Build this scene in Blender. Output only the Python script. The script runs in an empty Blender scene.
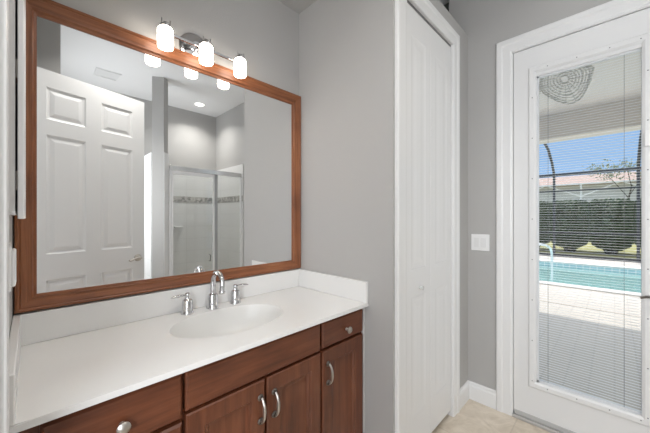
import bpy, bmesh, math, random
from math import sin, cos, pi, radians
from mathutils import Vector, Matrix
random.seed(7)
scene = bpy.context.scene
COL = scene.collection

# ------------------------------------------------------------------ camera
cam_d = bpy.data.cameras.new('camera')
cam_d.sensor_fit = 'HORIZONTAL'
cam_d.sensor_width = 36.0
cam_d.lens = 292.308 / 650 * 36.0
cam_d.shift_y = 1.046 / 650
cam_d.clip_start = 0.02
cam = bpy.data.objects.new('camera', cam_d)
COL.objects.link(cam)
cam.location = (0, 0, 1.34)
cam.rotation_euler = (pi/2, 0, radians(44.7325 - 90))
scene.camera = cam

# ------------------------------------------------------------------ world, sun, lamps, exposure
world = bpy.data.worlds.new('sky')
scene.world = world
world.use_nodes = True
wn = world.node_tree
bg = wn.nodes['Background']
tcw = wn.nodes.new('ShaderNodeTexCoord')
sep = wn.nodes.new('ShaderNodeSeparateXYZ')
ramp = wn.nodes.new('ShaderNodeValToRGB')
wn.links.new(tcw.outputs['Generated'], sep.inputs[0])
wn.links.new(sep.outputs['Z'], ramp.inputs['Fac'])
el = ramp.color_ramp.elements
el[0].position = 0.0; el[0].color = (0.40, 0.58, 0.86, 1)
el[1].position = 1.0; el[1].color = (2.1, 2.2, 2.4, 1)
for ps, cl in ((0.12, (0.36, 0.56, 0.86, 1)), (0.38, (0.32, 0.52, 0.84, 1)), (0.65, (1.5, 1.62, 1.85, 1))):
    k = el.new(ps); k.color = cl
wn.links.new(ramp.outputs['Color'], bg.inputs['Color'])
bg.inputs['Strength'].default_value = 1.1

sun_d = bpy.data.lights.new('sun', 'SUN')
sun_d.energy = 2.5
sun_d.color = (1.0, 0.94, 0.86)
sun_d.angle = radians(0.6)
sun = bpy.data.objects.new('sun', sun_d)
COL.objects.link(sun)
sdir = Vector((-0.34, -0.03, -1.0)).normalized()      # the way the light travels
sun.rotation_euler = sdir.to_track_quat('-Z', 'Y').to_euler()
sun.location = (8, 0, 8)

def area(name, loc, direction, sx, sy, power, color=(1, 1, 1), shape='RECTANGLE'):
    d = bpy.data.lights.new(name, 'AREA')
    d.shape = shape
    d.size = sx
    if shape in ('RECTANGLE', 'ELLIPSE'):
        d.size_y = sy
    d.energy = power
    d.color = color
    o = bpy.data.objects.new(name, d)
    COL.objects.link(o)
    o.location = loc
    o.rotation_euler = Vector(direction).to_track_quat('-Z', 'Y').to_euler()
    return o

# added fill lamps in the unseen bedroom outside the doorway the camera stands in
area('bedroom_fill', (-3.35, 0.60, 1.55), (1, 0, 0), 2.0, 1.9, 18, (0.97, 0.985, 1.0))
area('bedroom_side_fill', (-1.55, -0.57, 1.55), (0.25, 1, 0), 1.9, 1.7, 68, (0.985, 0.99, 1.0))
# added fill lamp just inside the made-up window in the left wall
area('bathroom_fill', (-0.03, -1.30, 1.65), (1, 0, 0), 1.0, 1.2, 31, (0.97, 0.985, 1.0))
DOWNLIGHT_POWER = 8

scene.view_settings.view_transform = 'Standard'
scene.view_settings.look = 'None'
scene.view_settings.gamma = 1
scene.view_settings.use_curve_mapping = False
scene.view_settings.exposure = 0.04

# ------------------------------------------------------------------ measures
CAMH = 1.34
XL, YM, XS, YC, XD = -0.0426, 1.4976, 1.2644, 0.779, 2.302
YB = -1.994
ZC = 3.10                      # ceiling
ZA = 2.70                      # ceiling of the vanity alcove and top of the closet
ZCT = 0.888                    # countertop

# ------------------------------------------------------------------ material helpers
def new_mat(name):
    m = bpy.data.materials.new(name)
    m.use_nodes = True
    return m, m.node_tree.nodes, m.node_tree.links, m.node_tree.nodes['Principled BSDF']

def plain(name, col, rough=0.5, metal=0.0, bump=0.0, bscale=300.0, var=0.0, spec=0.5):
    m, N, L, b = new_mat(name)
    b.inputs['Base Color'].default_value = (*col, 1)
    b.inputs['Roughness'].default_value = rough
    b.inputs['Metallic'].default_value = metal
    b.inputs['Specular IOR Level'].default_value = spec
    tc = N.new('ShaderNodeTexCoord')
    if bump:
        t = N.new('ShaderNodeTexNoise'); t.inputs['Scale'].default_value = bscale
        t.inputs['Detail'].default_value = 3
        L.new(tc.outputs['Object'], t.inputs['Vector'])
        bp = N.new('ShaderNodeBump'); bp.inputs['Strength'].default_value = bump
        bp.inputs['Distance'].default_value = 0.004
        L.new(t.outputs['Fac'], bp.inputs['Height']); L.new(bp.outputs['Normal'], b.inputs['Normal'])
    if var:
        t2 = N.new('ShaderNodeTexNoise'); t2.inputs['Scale'].default_value = 6
        L.new(tc.outputs['Object'], t2.inputs['Vector'])
        r = N.new('ShaderNodeValToRGB')
        r.color_ramp.elements[0].color = (*[c*(1-var) for c in col], 1)
        r.color_ramp.elements[1].color = (*[min(1, c*(1+var)) for c in col], 1)
        L.new(t2.outputs['Fac'], r.inputs['Fac']); L.new(r.outputs['Color'], b.inputs['Base Color'])
    return m

def wood(name, dark, mid, light, axis, rough=0.35, stretch=14.0, scale=3.0):
    m, N, L, b = new_mat(name)
    tc = N.new('ShaderNodeTexCoord')
    mp = N.new('ShaderNodeMapping')
    s = [stretch*scale]*3
    s['XYZ'.index(axis)] = scale
    mp.inputs['Scale'].default_value = s
    L.new(tc.outputs['Object'], mp.inputs['Vector'])
    n1 = N.new('ShaderNodeTexNoise'); n1.inputs['Scale'].default_value = 1.0
    n1.inputs['Detail'].default_value = 6; n1.inputs['Roughness'].default_value = 0.6
    n1.inputs['Distortion'].default_value = 0.6
    L.new(mp.outputs['Vector'], n1.inputs['Vector'])
    n2 = N.new('ShaderNodeTexNoise'); n2.inputs['Scale'].default_value = 3.5
    n2.inputs['Detail'].default_value = 3
    L.new(tc.outputs['Object'], n2.inputs['Vector'])
    mx = N.new('ShaderNodeMath'); mx.operation = 'MULTIPLY_ADD'
    L.new(n2.outputs['Fac'], mx.inputs[0]); mx.inputs[1].default_value = 0.45
    mm = N.new('ShaderNodeMath'); mm.operation = 'MULTIPLY'; mm.inputs[1].default_value = 0.6
    L.new(n1.outputs['Fac'], mm.inputs[0]); L.new(mm.outputs[0], mx.inputs[2])
    r = N.new('ShaderNodeValToRGB')
    e = r.color_ramp.elements
    e[0].position = 0.36; e[0].color = (*dark, 1)
    e[1].position = 0.68; e[1].color = (*light, 1)
    k = e.new(0.52); k.color = (*mid, 1)
    L.new(mx.outputs[0], r.inputs['Fac'])
    L.new(r.outputs['Color'], b.inputs['Base Color'])
    b.inputs['Roughness'].default_value = rough
    bp = N.new('ShaderNodeBump'); bp.inputs['Strength'].default_value = 0.08; bp.inputs['Distance'].default_value = 0.002
    L.new(n1.outputs['Fac'], bp.inputs['Height']); L.new(bp.outputs['Normal'], b.inputs['Normal'])
    return m

def glass_mat(name, tint=(0.97, 0.98, 0.98), refl=0.05):
    m, N, L, b = new_mat(name)
    N.remove(b)
    out = N['Material Output']
    t = N.new('ShaderNodeBsdfTransparent'); t.inputs['Color'].default_value = (*tint, 1)
    g = N.new('ShaderNodeBsdfGlossy'); g.inputs['Roughness'].default_value = 0.0
    x = N.new('ShaderNodeMixShader'); x.inputs['Fac'].default_value = refl
    L.new(t.outputs[0], x.inputs[1]); L.new(g.outputs[0], x.inputs[2])
    L.new(x.outputs[0], out.inputs['Surface'])
    return m

def emit_mat(name, col, strength):
    m, N, L, b = new_mat(name)
    b.inputs['Base Color'].default_value = (*col, 1)
    b.inputs['Emission Color'].default_value = (*col, 1)
    b.inputs['Emission Strength'].default_value = strength
    b.inputs['Roughness'].default_value = 0.4
    return m

def tile_mat(name, col, grout, sx, sy, mortar, axes, offset=0.0, mottling=0.0, rough=0.3, rot=0.0):
    """square tiles; axes picks which two object axes span the tile plane"""
    m, N, L, b = new_mat(name)
    tc = N.new('ShaderNodeTexCoord')
    sp = N.new('ShaderNodeSeparateXYZ'); L.new(tc.outputs['Object'], sp.inputs[0])
    cb = N.new('ShaderNodeCombineXYZ')
    L.new(sp.outputs[axes[0]], cb.inputs['X']); L.new(sp.outputs[axes[1]], cb.inputs['Y'])
    mp = N.new('ShaderNodeMapping'); mp.inputs['Rotation'].default_value = (0, 0, rot)
    L.new(cb.outputs[0], mp.inputs['Vector'])
    br = N.new('ShaderNodeTexBrick')
    br.offset = offset
    br.inputs['Scale'].default_value = 1.0
    br.inputs['Brick Width'].default_value = sx
    br.inputs['Row Height'].default_value = sy
    br.inputs['Mortar Size'].default_value = mortar
    br.inputs['Mortar Smooth'].default_value = 0.1
    br.inputs['Color1'].default_value = (*col, 1)
    br.inputs['Color2'].default_value = (*[c*0.97 for c in col], 1)
    br.inputs['Mortar'].default_value = (*grout, 1)
    L.new(mp.outputs[0], br.inputs['Vector'])
    last = br.outputs['Color']
    if mottling:
        n = N.new('ShaderNodeTexNoise'); n.inputs['Scale'].default_value = 7
        n.inputs['Detail'].default_value = 8; n.inputs['Roughness'].default_value = 0.65; n.inputs['Distortion'].default_value = 1.2
        L.new(tc.outputs['Object'], n.inputs['Vector'])
        r = N.new('ShaderNodeValToRGB')
        r.color_ramp.elements[0].position = 0.35; r.color_ramp.elements[0].color = (1-mottling, 1-mottling*1.1, 1-mottling*1.25, 1)
        r.color_ramp.elements[1].position = 0.65; r.color_ramp.elements[1].color = (1, 1, 1, 1)
        L.new(n.outputs['Fac'], r.inputs['Fac'])
        mx = N.new('ShaderNodeMix'); mx.data_type = 'RGBA'; mx.blend_type = 'MULTIPLY'
        mx.inputs[0].default_value = 1
        L.new(last, mx.inputs[6]); L.new(r.outputs['Color'], mx.inputs[7])
        last = mx.outputs[2]
    L.new(last, b.inputs['Base Color'])
    b.inputs['Roughness'].default_value = rough
    bp = N.new('ShaderNodeBump'); bp.inputs['Strength'].default_value = 0.25; bp.inputs['Distance'].default_value = 0.002
    bp.invert = True
    L.new(br.outputs['Fac'], bp.inputs['Height']); L.new(bp.outputs['Normal'], b.inputs['Normal'])
    return m

def mosaic_mat(name, axes):
    m, N, L, b = new_mat(name)
    tc = N.new('ShaderNodeTexCoord')
    v = N.new('ShaderNodeTexVoronoi'); v.inputs['Scale'].default_value = 30
    L.new(tc.outputs['Object'], v.inputs['Vector'])
    r = N.new('ShaderNodeValToRGB')
    e = r.color_ramp.elements
    e[0].position = 0.15; e[0].color = (0.24, 0.235, 0.225, 1)
    e[1].position = 0.85; e[1].color = (0.62, 0.60, 0.57, 1)
    L.new(v.outputs['Color'], r.inputs['Fac'])
    L.new(r.outputs['Color'], b.inputs['Base Color'])
    b.inputs['Roughness'].default_value = 0.35
    return m

M = {}
M['wall'] = plain('grey_wall_paint', (0.455, 0.447, 0.435), 0.55, bump=0.25, bscale=260, spec=0.35)
M['ceiling'] = plain('white_ceiling_paint', (0.82, 0.82, 0.82), 0.7, bump=0.2, bscale=180)
M['trim'] = plain('white_trim_paint', (0.80, 0.80, 0.795), 0.35)
M['door'] = plain('white_door_paint', (0.79, 0.79, 0.785), 0.38)
M['counter'] = plain('cultured_marble', (0.80, 0.795, 0.78), 0.22, var=0.012)
M['basin'] = plain('cultured_marble_bowl', (0.73, 0.725, 0.705), 0.33)
M['chrome'] = plain('chrome', (0.68, 0.68, 0.69), 0.07, 1.0)
M['nickel'] = plain('brushed_nickel', (0.52, 0.49, 0.45), 0.33, 1.0)
M['pewter'] = plain('dark_pewter', (0.20, 0.18, 0.16), 0.35, 1.0)
M['steel'] = plain('polished_aluminium', (0.80, 0.80, 0.80), 0.22, 1.0)
M['mirror'] = plain('mirror_silver', (0.90, 0.91, 0.91), 0.0, 1.0)
M['black'] = plain('closet_shade_black', (0.02, 0.02, 0.02), 0.8)
M['plate'] = plain('white_plastic', (0.86, 0.86, 0.855), 0.3)
M['screw'] = plain('screw_steel', (0.25, 0.25, 0.25), 0.4, 0.6)
M['white_metal'] = plain('white_aluminium', (0.85, 0.85, 0.86), 0.3)
M['bronze'] = plain('dark_bronze_aluminium', (0.06, 0.06, 0.065), 0.5)
cab = ((0.070, 0.020, 0.0085), (0.122, 0.037, 0.0155), (0.180, 0.060, 0.026))
M['cabX'] = wood('cherry_horizontal', *cab, 'X')
M['cabZ'] = wood('cherry_vertical', *cab, 'Z')
fr = ((0.13, 0.041, 0.015), (0.235, 0.082, 0.032), (0.33, 0.130, 0.054))
M['frameX'] = wood('frame_wood_horizontal', *fr, 'X', stretch=22, scale=4)
M['frameZ'] = wood('frame_wood_vertical', *fr, 'Z', stretch=22, scale=4)
M['floor'] = tile_mat('beige_stone_tile', (0.73, 0.65, 0.545), (0.62, 0.55, 0.46), 0.46, 0.46, 0.004, (0, 1), mottling=0.26, rough=0.35)
M['wtileX'] = tile_mat('white_wall_tile_xz', (0.80, 0.80, 0.795), (0.68, 0.68, 0.67), 0.30, 0.20, 0.003, (0, 2))
M['wtileY'] = tile_mat('white_wall_tile_yz', (0.80, 0.80, 0.795), (0.68, 0.68, 0.67), 0.30, 0.20, 0.003, (1, 2))
M['mosaic'] = mosaic_mat('grey_mosaic', (0, 2))
M['glass'] = glass_mat('clear_glass', (0.98, 0.985, 0.985), 0.003)
M['sglass'] = glass_mat('shower_glass', (0.965, 0.975, 0.97), 0.03)
M['shade'] = emit_mat('lit_opal_glass', (1.0, 0.91, 0.80), 10.0)
M['lamp'] = emit_mat('lit_downlight', (1.0, 0.97, 0.92), 4.0)
M['slat'] = plain('white_slat', (0.90, 0.90, 0.885), 0.4)
M['lanai'] = plain('lanai_stucco', (0.80, 0.73, 0.64), 0.8, bump=0.3, bscale=60)
M['lanai_ceiling'] = plain('lanai_ceiling_paint', (0.92, 0.88, 0.81), 0.8)
M['deck'] = tile_mat('cream_paver', (0.66, 0.60, 0.535), (0.57, 0.51, 0.45), 0.30, 0.15, 0.006, (0, 1), offset=0.5, rough=0.8)
M['slab'] = tile_mat('beige_paver', (0.69, 0.63, 0.56), (0.60, 0.55, 0.49), 0.30, 0.15, 0.006, (0, 1), offset=0.5, rough=0.8)
M['coping'] = plain('pool_coping', (0.78, 0.75, 0.70), 0.7)
M['pooltile'] = tile_mat('pool_waterline_tile', (0.40, 0.56, 0.60), (0.66, 0.70, 0.70), 0.15, 0.15, 0.012, (1, 2))
M['poolfloor'] = plain('pool_plaster', (0.76, 0.86, 0.85), 0.7, var=0.06)
M['lawn'] = plain('lawn_grass', (0.33, 0.31, 0.13), 0.95, var=0.25, bump=0.6, bscale=40)
M['leaf'] = plain('hedge_leaf', (0.055, 0.085, 0.035), 0.5, var=0.35)
M['bark'] = plain('hedge_bark', (0.09, 0.08, 0.06), 0.9)
M['roof'] = plain('clay_roof_tile', (0.42, 0.30, 0.25), 0.8, var=0.1)
M['house'] = plain('neighbour_stucco', (0.62, 0.61, 0.59), 0.9)
M['wicker'] = plain('palm_leaf_weave', (0.84, 0.79, 0.70), 0.7, bump=0.6, bscale=45, var=0.25)
M['carpet'] = plain('bedroom_carpet', (0.55, 0.50, 0.44), 0.95, bump=0.4, bscale=200)
M['dark'] = plain('recess_shade_and_panes', (0.085, 0.095, 0.085), 0.7)  # green-grey carries the shade of the ledge recess; house panes share it
mw, N, L, b = new_mat('pool_water')
N.remove(b)
t = N.new('ShaderNodeBsdfTransparent'); t.inputs['Color'].default_value = (0.80, 0.935, 0.935, 1)
g = N.new('ShaderNodeBsdfGlossy'); g.inputs['Roughness'].default_value = 0.03
fz = N.new('ShaderNodeFresnel'); fz.inputs['IOR'].default_value = 1.33
nz = N.new('ShaderNodeTexNoise'); nz.inputs['Scale'].default_value = 3.0; nz.inputs['Detail'].default_value = 3
bpn = N.new('ShaderNodeBump'); bpn.inputs['Strength'].default_value = 0.25; bpn.inputs['Distance'].default_value = 0.02
L.new(nz.outputs['Fac'], bpn.inputs['Height'])
L.new(bpn.outputs['Normal'], g.inputs['Normal']); L.new(bpn.outputs['Normal'], fz.inputs['Normal'])
xs = N.new('ShaderNodeMixShader')
L.new(fz.outputs[0], xs.inputs['Fac']); L.new(t.outputs[0], xs.inputs[1]); L.new(g.outputs[0], xs.inputs[2])
L.new(xs.outputs[0], N['Material Output'].inputs['Surface'])
M['water'] = mw

# ------------------------------------------------------------------ mesh helpers (world coordinates)
def box(bm, x0, x1, y0, y1, z0, z1, bevel=0.0, seg=2):
    r = bmesh.ops.create_cube(bm, size=1.0)
    vs = r['verts']
    for v in vs:
        v.co = Vector(((x0+x1)/2 + v.co.x*(x1-x0), (y0+y1)/2 + v.co.y*(y1-y0), (z0+z1)/2 + v.co.z*(z1-z0)))
    if bevel:
        es = {e for v in vs for e in v.link_edges}
        bmesh.ops.bevel(bm, geom=list(es), offset=bevel, segments=seg, affect='EDGES', profile=0.5)
    return vs

def lathe(bm, prof, c, axis='Z', n=24, caps=True):
    """prof: (radius, height) pairs turned about an axis through c"""
    rings = []
    for r, h in prof:
        ring = []
        for k in range(n):
            a = 2*pi*k/n
            p = {'Z': (r*cos(a), r*sin(a), h), 'Y': (r*cos(a), h, r*sin(a)), 'X': (h, r*cos(a), r*sin(a))}[axis]
            ring.append(bm.verts.new(Vector(c) + Vector(p)))
        rings.append(ring)
    for a, b2 in zip(rings, rings[1:]):
        for k in range(n):
            bm.faces.new((a[k], a[(k+1) % n], b2[(k+1) % n], b2[k]))
    if caps:
        bm.faces.new(rings[0]); bm.faces.new(rings[-1])

def tube(bm, pts, rad, n=10, flat=None):
    """sweep a circle along pts; rad a number or a list; flat=(vector, factor) squashes it along a direction"""
    pts = [Vector(p) for p in pts]
    if not isinstance(rad, (list, tuple)):
        rad = [rad]*len(pts)
    up = None
    rings = []
    for i, p in enumerate(pts):
        t = (pts[min(i+1, len(pts)-1)] - pts[max(i-1, 0)]).normalized()
        if up is None:
            up = Vector((0, 0, 1)) if abs(t.z) < 0.9 else Vector((1, 0, 0))
        s = t.cross(up).normalized(); up = s.cross(t).normalized()
        ring = []
        for k in range(n):
            a = 2*pi*k/n
            off = (s*cos(a) + up*sin(a))*rad[i]
            if flat:
                off -= flat[0]*off.dot(flat[0])*(1-flat[1])
            ring.append(bm.verts.new(p + off))
        rings.append(ring)
    for a, b2 in zip(rings, rings[1:]):
        for k in range(n):
            bm.faces.new((a[k], a[(k+1) % n], b2[(k+1) % n], b2[k]))
    bm.faces.new(rings[0]); bm.faces.new(rings[-1])

def prism(bm, poly, z0, z1):
    lo = [bm.verts.new((x, y, z0)) for x, y in poly]
    hi = [bm.verts.new((x, y, z1)) for x, y in poly]
    n = len(poly)
    for k in range(n):
        bm.faces.new((lo[k], lo[(k+1) % n], hi[(k+1) % n], hi[k]))
    bm.faces.new(lo); bm.faces.new(hi)

def panelled(bm, org, U, V, Nn, W, H, T, panels, prof, both=False, edge=0.0):
    """a slab W x H x T whose front (normal Nn) carries moulded panels. prof: (inset, depth) from the panel's rim inwards"""
    org, U, V, Nn = Vector(org), Vector(U), Vector(V), Vector(Nn)
    P = lambda u, v, d: org + U*u + V*v + Nn*d
    def face(front, sgn):
        us = sorted({edge, W-edge, *[p[0] for p in panels], *[p[1] for p in panels]})
        vs = sorted({edge, H-edge, *[p[2] for p in panels], *[p[3] for p in panels]})
        for a, b2 in zip(us, us[1:]):
            for c, d in zip(vs, vs[1:]):
                mu, mv = (a+b2)/2, (c+d)/2
                if any(p[0] < mu < p[1] and p[2] < mv < p[3] for p in panels):
                    continue
                bm.faces.new([bm.verts.new(P(u, v, front)) for u, v in ((a, c), (b2, c), (b2, d), (a, d))])
        for p in panels:
            prev = None
            for ins, dep in [(0, 0)] + list(prof):
                q = [P(u, v, front - sgn*dep) for u, v in ((p[0]+ins, p[2]+ins), (p[1]-ins, p[2]+ins), (p[1]-ins, p[3]-ins), (p[0]+ins, p[3]-ins))]
                vv = [bm.verts.new(x) for x in q]
                if prev:
                    for k in range(4):
                        bm.faces.new((prev[k], prev[(k+1) % 4], vv[(k+1) % 4], vv[k]))
                prev = vv
            bm.faces.new(prev)
    face(0.0, 1)
    if both:
        face(-T, -1)
    else:
        bm.faces.new([bm.verts.new(P(u, v, -T)) for u, v in ((0, 0), (W, 0), (W, H), (0, H))])
    e = edge
    fr_ = ((e, e), (W-e, e), (W-e, H-e), (e, H-e))
    md_ = ((0, 0), (W, 0), (W, H), (0, H))
    loops = [[P(u, v, 0) for u, v in fr_]]
    if e:
        loops.append([P(u, v, -e) for u, v in md_])
    if both and e:
        loops.append([P(u, v, -T+e) for u, v in md_]); loops.append([P(u, v, -T) for u, v in fr_])
    else:
        loops.append([P(u, v, -T) for u, v in md_])
    for l0, l1 in zip(loops, loops[1:]):
        for k in range(4):
            bm.faces.new([bm.verts.new(x) for x in (l0[k], l0[(k+1) % 4], l1[(k+1) % 4], l1[k])])
    bmesh.ops.remove_doubles(bm, verts=bm.verts[:], dist=1e-5)

def root_of(o):
    while o.parent is not None:
        o = o.parent
    return o

def obj(name, bm, mat, parent=None, smooth=False, local=False, angle=35):
    """links one mesh. Its coordinates are world ones unless local; an object with a parent is shifted to its thing's base"""
    bmesh.ops.recalc_face_normals(bm, faces=bm.faces[:])
    if parent is not None and not local:
        bmesh.ops.translate(bm, verts=bm.verts[:], vec=-root_of(parent).location)
    me = bpy.data.meshes.new(name)
    bm.to_mesh(me); bm.free()
    me.materials.append(mat)
    if smooth:
        for p in me.polygons:
            p.use_smooth = True
        me.set_sharp_from_angle(angle=radians(angle))
    o = bpy.data.objects.new(name, me)
    COL.objects.link(o)
    if parent is not None:
        o.parent = parent
    return o

def tag(o, label, cat, group=None, kind=None):
    o['label'] = label; o['category'] = cat
    if group: o['group'] = group
    if kind: o['kind'] = kind
    return o

def thing(name, label, cat, loc=(0, 0, 0), rz=0.0, group=None, kind=None):
    o = bpy.data.objects.new(name, None)
    o.empty_display_size = 0.05
    COL.objects.link(o)
    o.location = loc; o.rotation_euler = (0, 0, rz)
    return tag(o, label, cat, group, kind)

def struct(name, bm, mat, label, cat):
    return tag(obj(name, bm, mat), label, cat, kind='structure')

def B(*a, **k):
    bm = bmesh.new(); box(bm, *a, **k); return bm

def dup(root, loc=None, label=None):
    """a copy of a thing with copies of its parts and sub-parts (mesh data shared)"""
    r = root.copy(); COL.objects.link(r)
    if loc is not None: r.location = loc
    if label: r['label'] = label
    for ch in list(root.children):
        c = ch.copy(); COL.objects.link(c); c.parent = r
        for g2 in ch.children:
            d = g2.copy(); COL.objects.link(d); d.parent = c
    return r

# ------------------------------------------------------------------ room shell
T = 0.12
struct('floor', B(XL-T, XD+0.05, YB-T, YM+T, -0.05, 0.0), M['floor'], 'beige mottled stone tile floor of the bathroom', 'floor')
struct('ceiling', B(XL-T, XD+T, YB-T, YM+T, ZC, ZC+0.1), M['ceiling'], 'flat white ceiling seen high up in the mirror', 'ceiling')
struct('wall_mirror_side', B(XL-T, XS+T, YM, YM+T, 0, ZC), M['wall'], 'light grey painted wall behind the framed mirror', 'wall')
struct('ceiling_alcove', B(XL, XS, YC, YM, ZA, ZC), M['wall'], 'grey painted dropped ceiling above the vanity', 'ceiling')
bm = bmesh.new()
box(bm, XS, XS+0.10, YC+0.0, YM, 0, ZA)
struct('wall_vanity_end', bm, M['wall'], 'grey painted wall at the right end of the vanity', 'wall')
# closet front: wall around the bifold opening
CX0, CX1, CZ = 1.385, 2.005, 2.515
bm = bmesh.new()
box(bm, XS+0.10, CX0, YC, YC+0.10, 0, ZA)
box(bm, CX1, XD, YC, YC+0.10, 0, ZA)
box(bm, CX0, CX1, YC, YC+0.10, CZ, ZA)
struct('wall_closet', bm, M['wall'], 'grey wall around the white bifold closet door', 'wall')
bm = bmesh.new()
box(bm, XS+0.10, XD, YC+0.10, YM, ZA-0.05, ZA)
struct('ceiling_closet', bm, M['wall'], 'flat ledge over the closet, above its door casing', 'ledge')
struct('wall_closet_back', B(XS+0.1, XD+T, YM, YM+T, 0, ZC), M['wall'], 'wall at the back of the closet', 'wall')
# exterior wall with door opening
DY0, DY1, DZ = -0.262, 0.497, 2.455
bm = bmesh.new()
box(bm, XD, XD+T, DY1, 0.918, 0, ZC)
box(bm, XD, XD+T, 0.918, YM, 0, ZA)
box(bm, XD, XD+T, YB-T, DY0, 0, ZC)
box(bm, XD, XD+T, DY0, DY1, DZ, ZC)
struct('wall_exterior', bm, M['wall'], 'grey wall holding the glass patio door', 'wall')
# back of the closet ledge recess, its shade put into a dark colour
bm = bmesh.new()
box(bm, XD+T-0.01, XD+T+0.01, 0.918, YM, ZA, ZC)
struct('wall_ledge_recess', bm, M['dark'], 'recess above the closet ledge, its shade painted dark, beside the grey wall corner', 'wall')
# left wall with the doorway the camera stands in
PY0, PY1, PZ = -0.02, 0.775, 2.48
bm = bmesh.new()
box(bm, XL-T, XL, PY1, YM, 0, ZC)
box(bm, XL-T, XL, -0.75, PY0, 0, ZC)
box(bm, XL-T, XL, YB-T, -1.85, 0, ZC)
box(bm, XL-T, XL, -1.85, -0.75, 0, 1.0); box(bm, XL-T, XL, -1.85, -0.75, 2.3, ZC)
box(bm, XL-T, XL, PY0, PY1, PZ, ZC)
struct('wall_left', bm, M['wall'], 'grey wall at the left end of the vanity', 'wall')
struct('wall_back', B(XL, XD, YB-T, YB, 0, ZC), M['wall'], 'far grey wall behind the shower, seen in the mirror', 'wall')
struct('wall_stub', B(XL, 0.186, -0.55, -0.42, 0, ZC), M['wall'], 'short grey wall behind the open panelled door, seen in the mirror', 'wall')
w1 = thing('added_window_1', 'added white framed window, out of view in the left wall beyond the open door', 'window', (XL, -1.30, 1.0), kind='structure')  # made-up window, put in to go with the fill lamp
bm = bmesh.new()
for q in ((-1.85, -1.81, 1.0, 2.3), (-0.79, -0.75, 1.0, 2.3), (-1.81, -0.79, 1.0, 1.04), (-1.81, -0.79, 2.26, 2.3), (-1.81, -0.79, 1.63, 1.67)):
    box(bm, XL-0.09, XL-0.05, *q)
obj('window_frame', bm, M['trim'], w1)
obj('pane', B(XL-0.072, XL-0.068, -1.81, -0.79, 1.04, 2.26), M['glass'], w1)
# bedroom beyond the doorway
BB = -0.62
bm = bmesh.new()
bx0 = -3.5
box(bm, bx0, -2.55, BB-T, BB, 0, 2.75); box(bm, -0.60, XL-T, BB-T, BB, 0, 2.75)
box(bm, -2.55, -0.60, BB-T, BB, 0, 0.65); box(bm, -2.55, -0.60, BB-T, BB, 2.45, 2.75)
box(bm, bx0, XL-T, YM+0.6, YM+0.6+T, 0, 2.75)
box(bm, bx0-T, bx0, BB-T, -0.4, 0, 2.75); box(bm, bx0-T, bx0, 1.7, YM+0.6+T, 0, 2.75)
box(bm, bx0-T, bx0, -0.4, 1.7, 0, 0.55); box(bm, bx0-T, bx0, -0.4, 1.7, 2.55, 2.75)
box(bm, XL-T-0.01, XL-T, YM, YM+0.6, 0, 2.75)
struct('wall_bedroom', bm, M['wall'], 'walls of the bedroom outside the doorway', 'wall')
struct('floor_bedroom', B(bx0, XL-T, BB, YM+0.6, -0.05, 0), M['carpet'], 'carpet of the bedroom outside the doorway', 'floor')
struct('ceiling_bedroom', B(bx0, XL-T, BB, YM+0.6, 2.75, 2.85), M['ceiling'], 'ceiling of the bedroom outside the doorway', 'ceiling')

# casing of the doorway (left edge of the photo)
bm = bmesh.new()
cw = 0.075
box(bm, XL, XL+0.014, PY1-0.005, PY1+cw, 0, PZ+cw, bevel=0.004)
box(bm, XL, XL+0.014, PY0-0.035, PY0+0.005, 0, PZ+cw, bevel=0.004)
box(bm, XL, XL+0.014, PY0, PY1, PZ, PZ+cw, bevel=0.004)
box(bm, XL-T, XL+0.004, PY1-0.015, PY1+0.001, 0, PZ)
box(bm, XL-T, XL+0.004, PY0-0.001, PY0+0.012, 0, PZ)
box(bm, XL-T, XL+0.004, PY0, PY1, PZ-0.015, PZ+0.001)
struct('trim_1', bm, M['trim'], 'white door casing at the left edge of the photo', 'trim')

def casing(bm, y_or_x, plane, z1, in0, in1, width, normal):
    """three-sided mitred casing. plane 'X' (wall X=const, opening along Y) or 'Y'."""
    prof = [(0, 0), (0, .010), (.010, .014), (width*.55, .014), (width*.65, .019), (width-.008, .019), (width, .013), (width, 0)]
    def P(s, z, d):
        return (y_or_x + normal*d, s, z) if plane == 'X' else (s, y_or_x + normal*d, z)
    rows = []
    for corner in range(4):
        row = []
        for w, d in prof:
            s, z = [(in0-w, 0), (in0-w, z1+w), (in1+w, z1+w), (in1+w, 0)][corner]
            row.append(bm.verts.new(P(s, z, d)))
        rows.append(row)
    for r0, r1 in zip(rows, rows[1:]):
        for k in range(len(prof)-1):
            bm.faces.new((r0[k], r0[k+1], r1[k+1], r1[k]))
    bm.faces.new(rows[0]); bm.faces.new(rows[-1])

bm = bmesh.new()
casing(bm, YC, 'Y', 2.505, 1.378, 2.003, 0.096, -1)
box(bm, 1.366, 1.388, YC-0.008, YC+0.10, 0, 2.505)                       # jambs
box(bm, 2.000, 2.012, YC-0.008, YC+0.10, 0, 2.505)
box(bm, 1.378, 2.010, YC-0.008, YC+0.10, 2.503, 2.515)
struct('trim_2', bm, M['trim'], 'white casing around the bifold closet door', 'trim')
bm = bmesh.new()
casing(bm, XD, 'X', 2.458, -0.262, 0.493, 0.095, -1)
box(bm, XD-0.006, XD+T, 0.488, 0.500, 0, 2.46)
box(bm, XD-0.006, XD+T, -0.270, -0.258, 0, 2.46)
box(bm, XD-0.006, XD+T, -0.26, 0.495, 2.452, 2.462)
struct('trim_3', bm, M['trim'], 'white casing around the glass patio door', 'trim')

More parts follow.
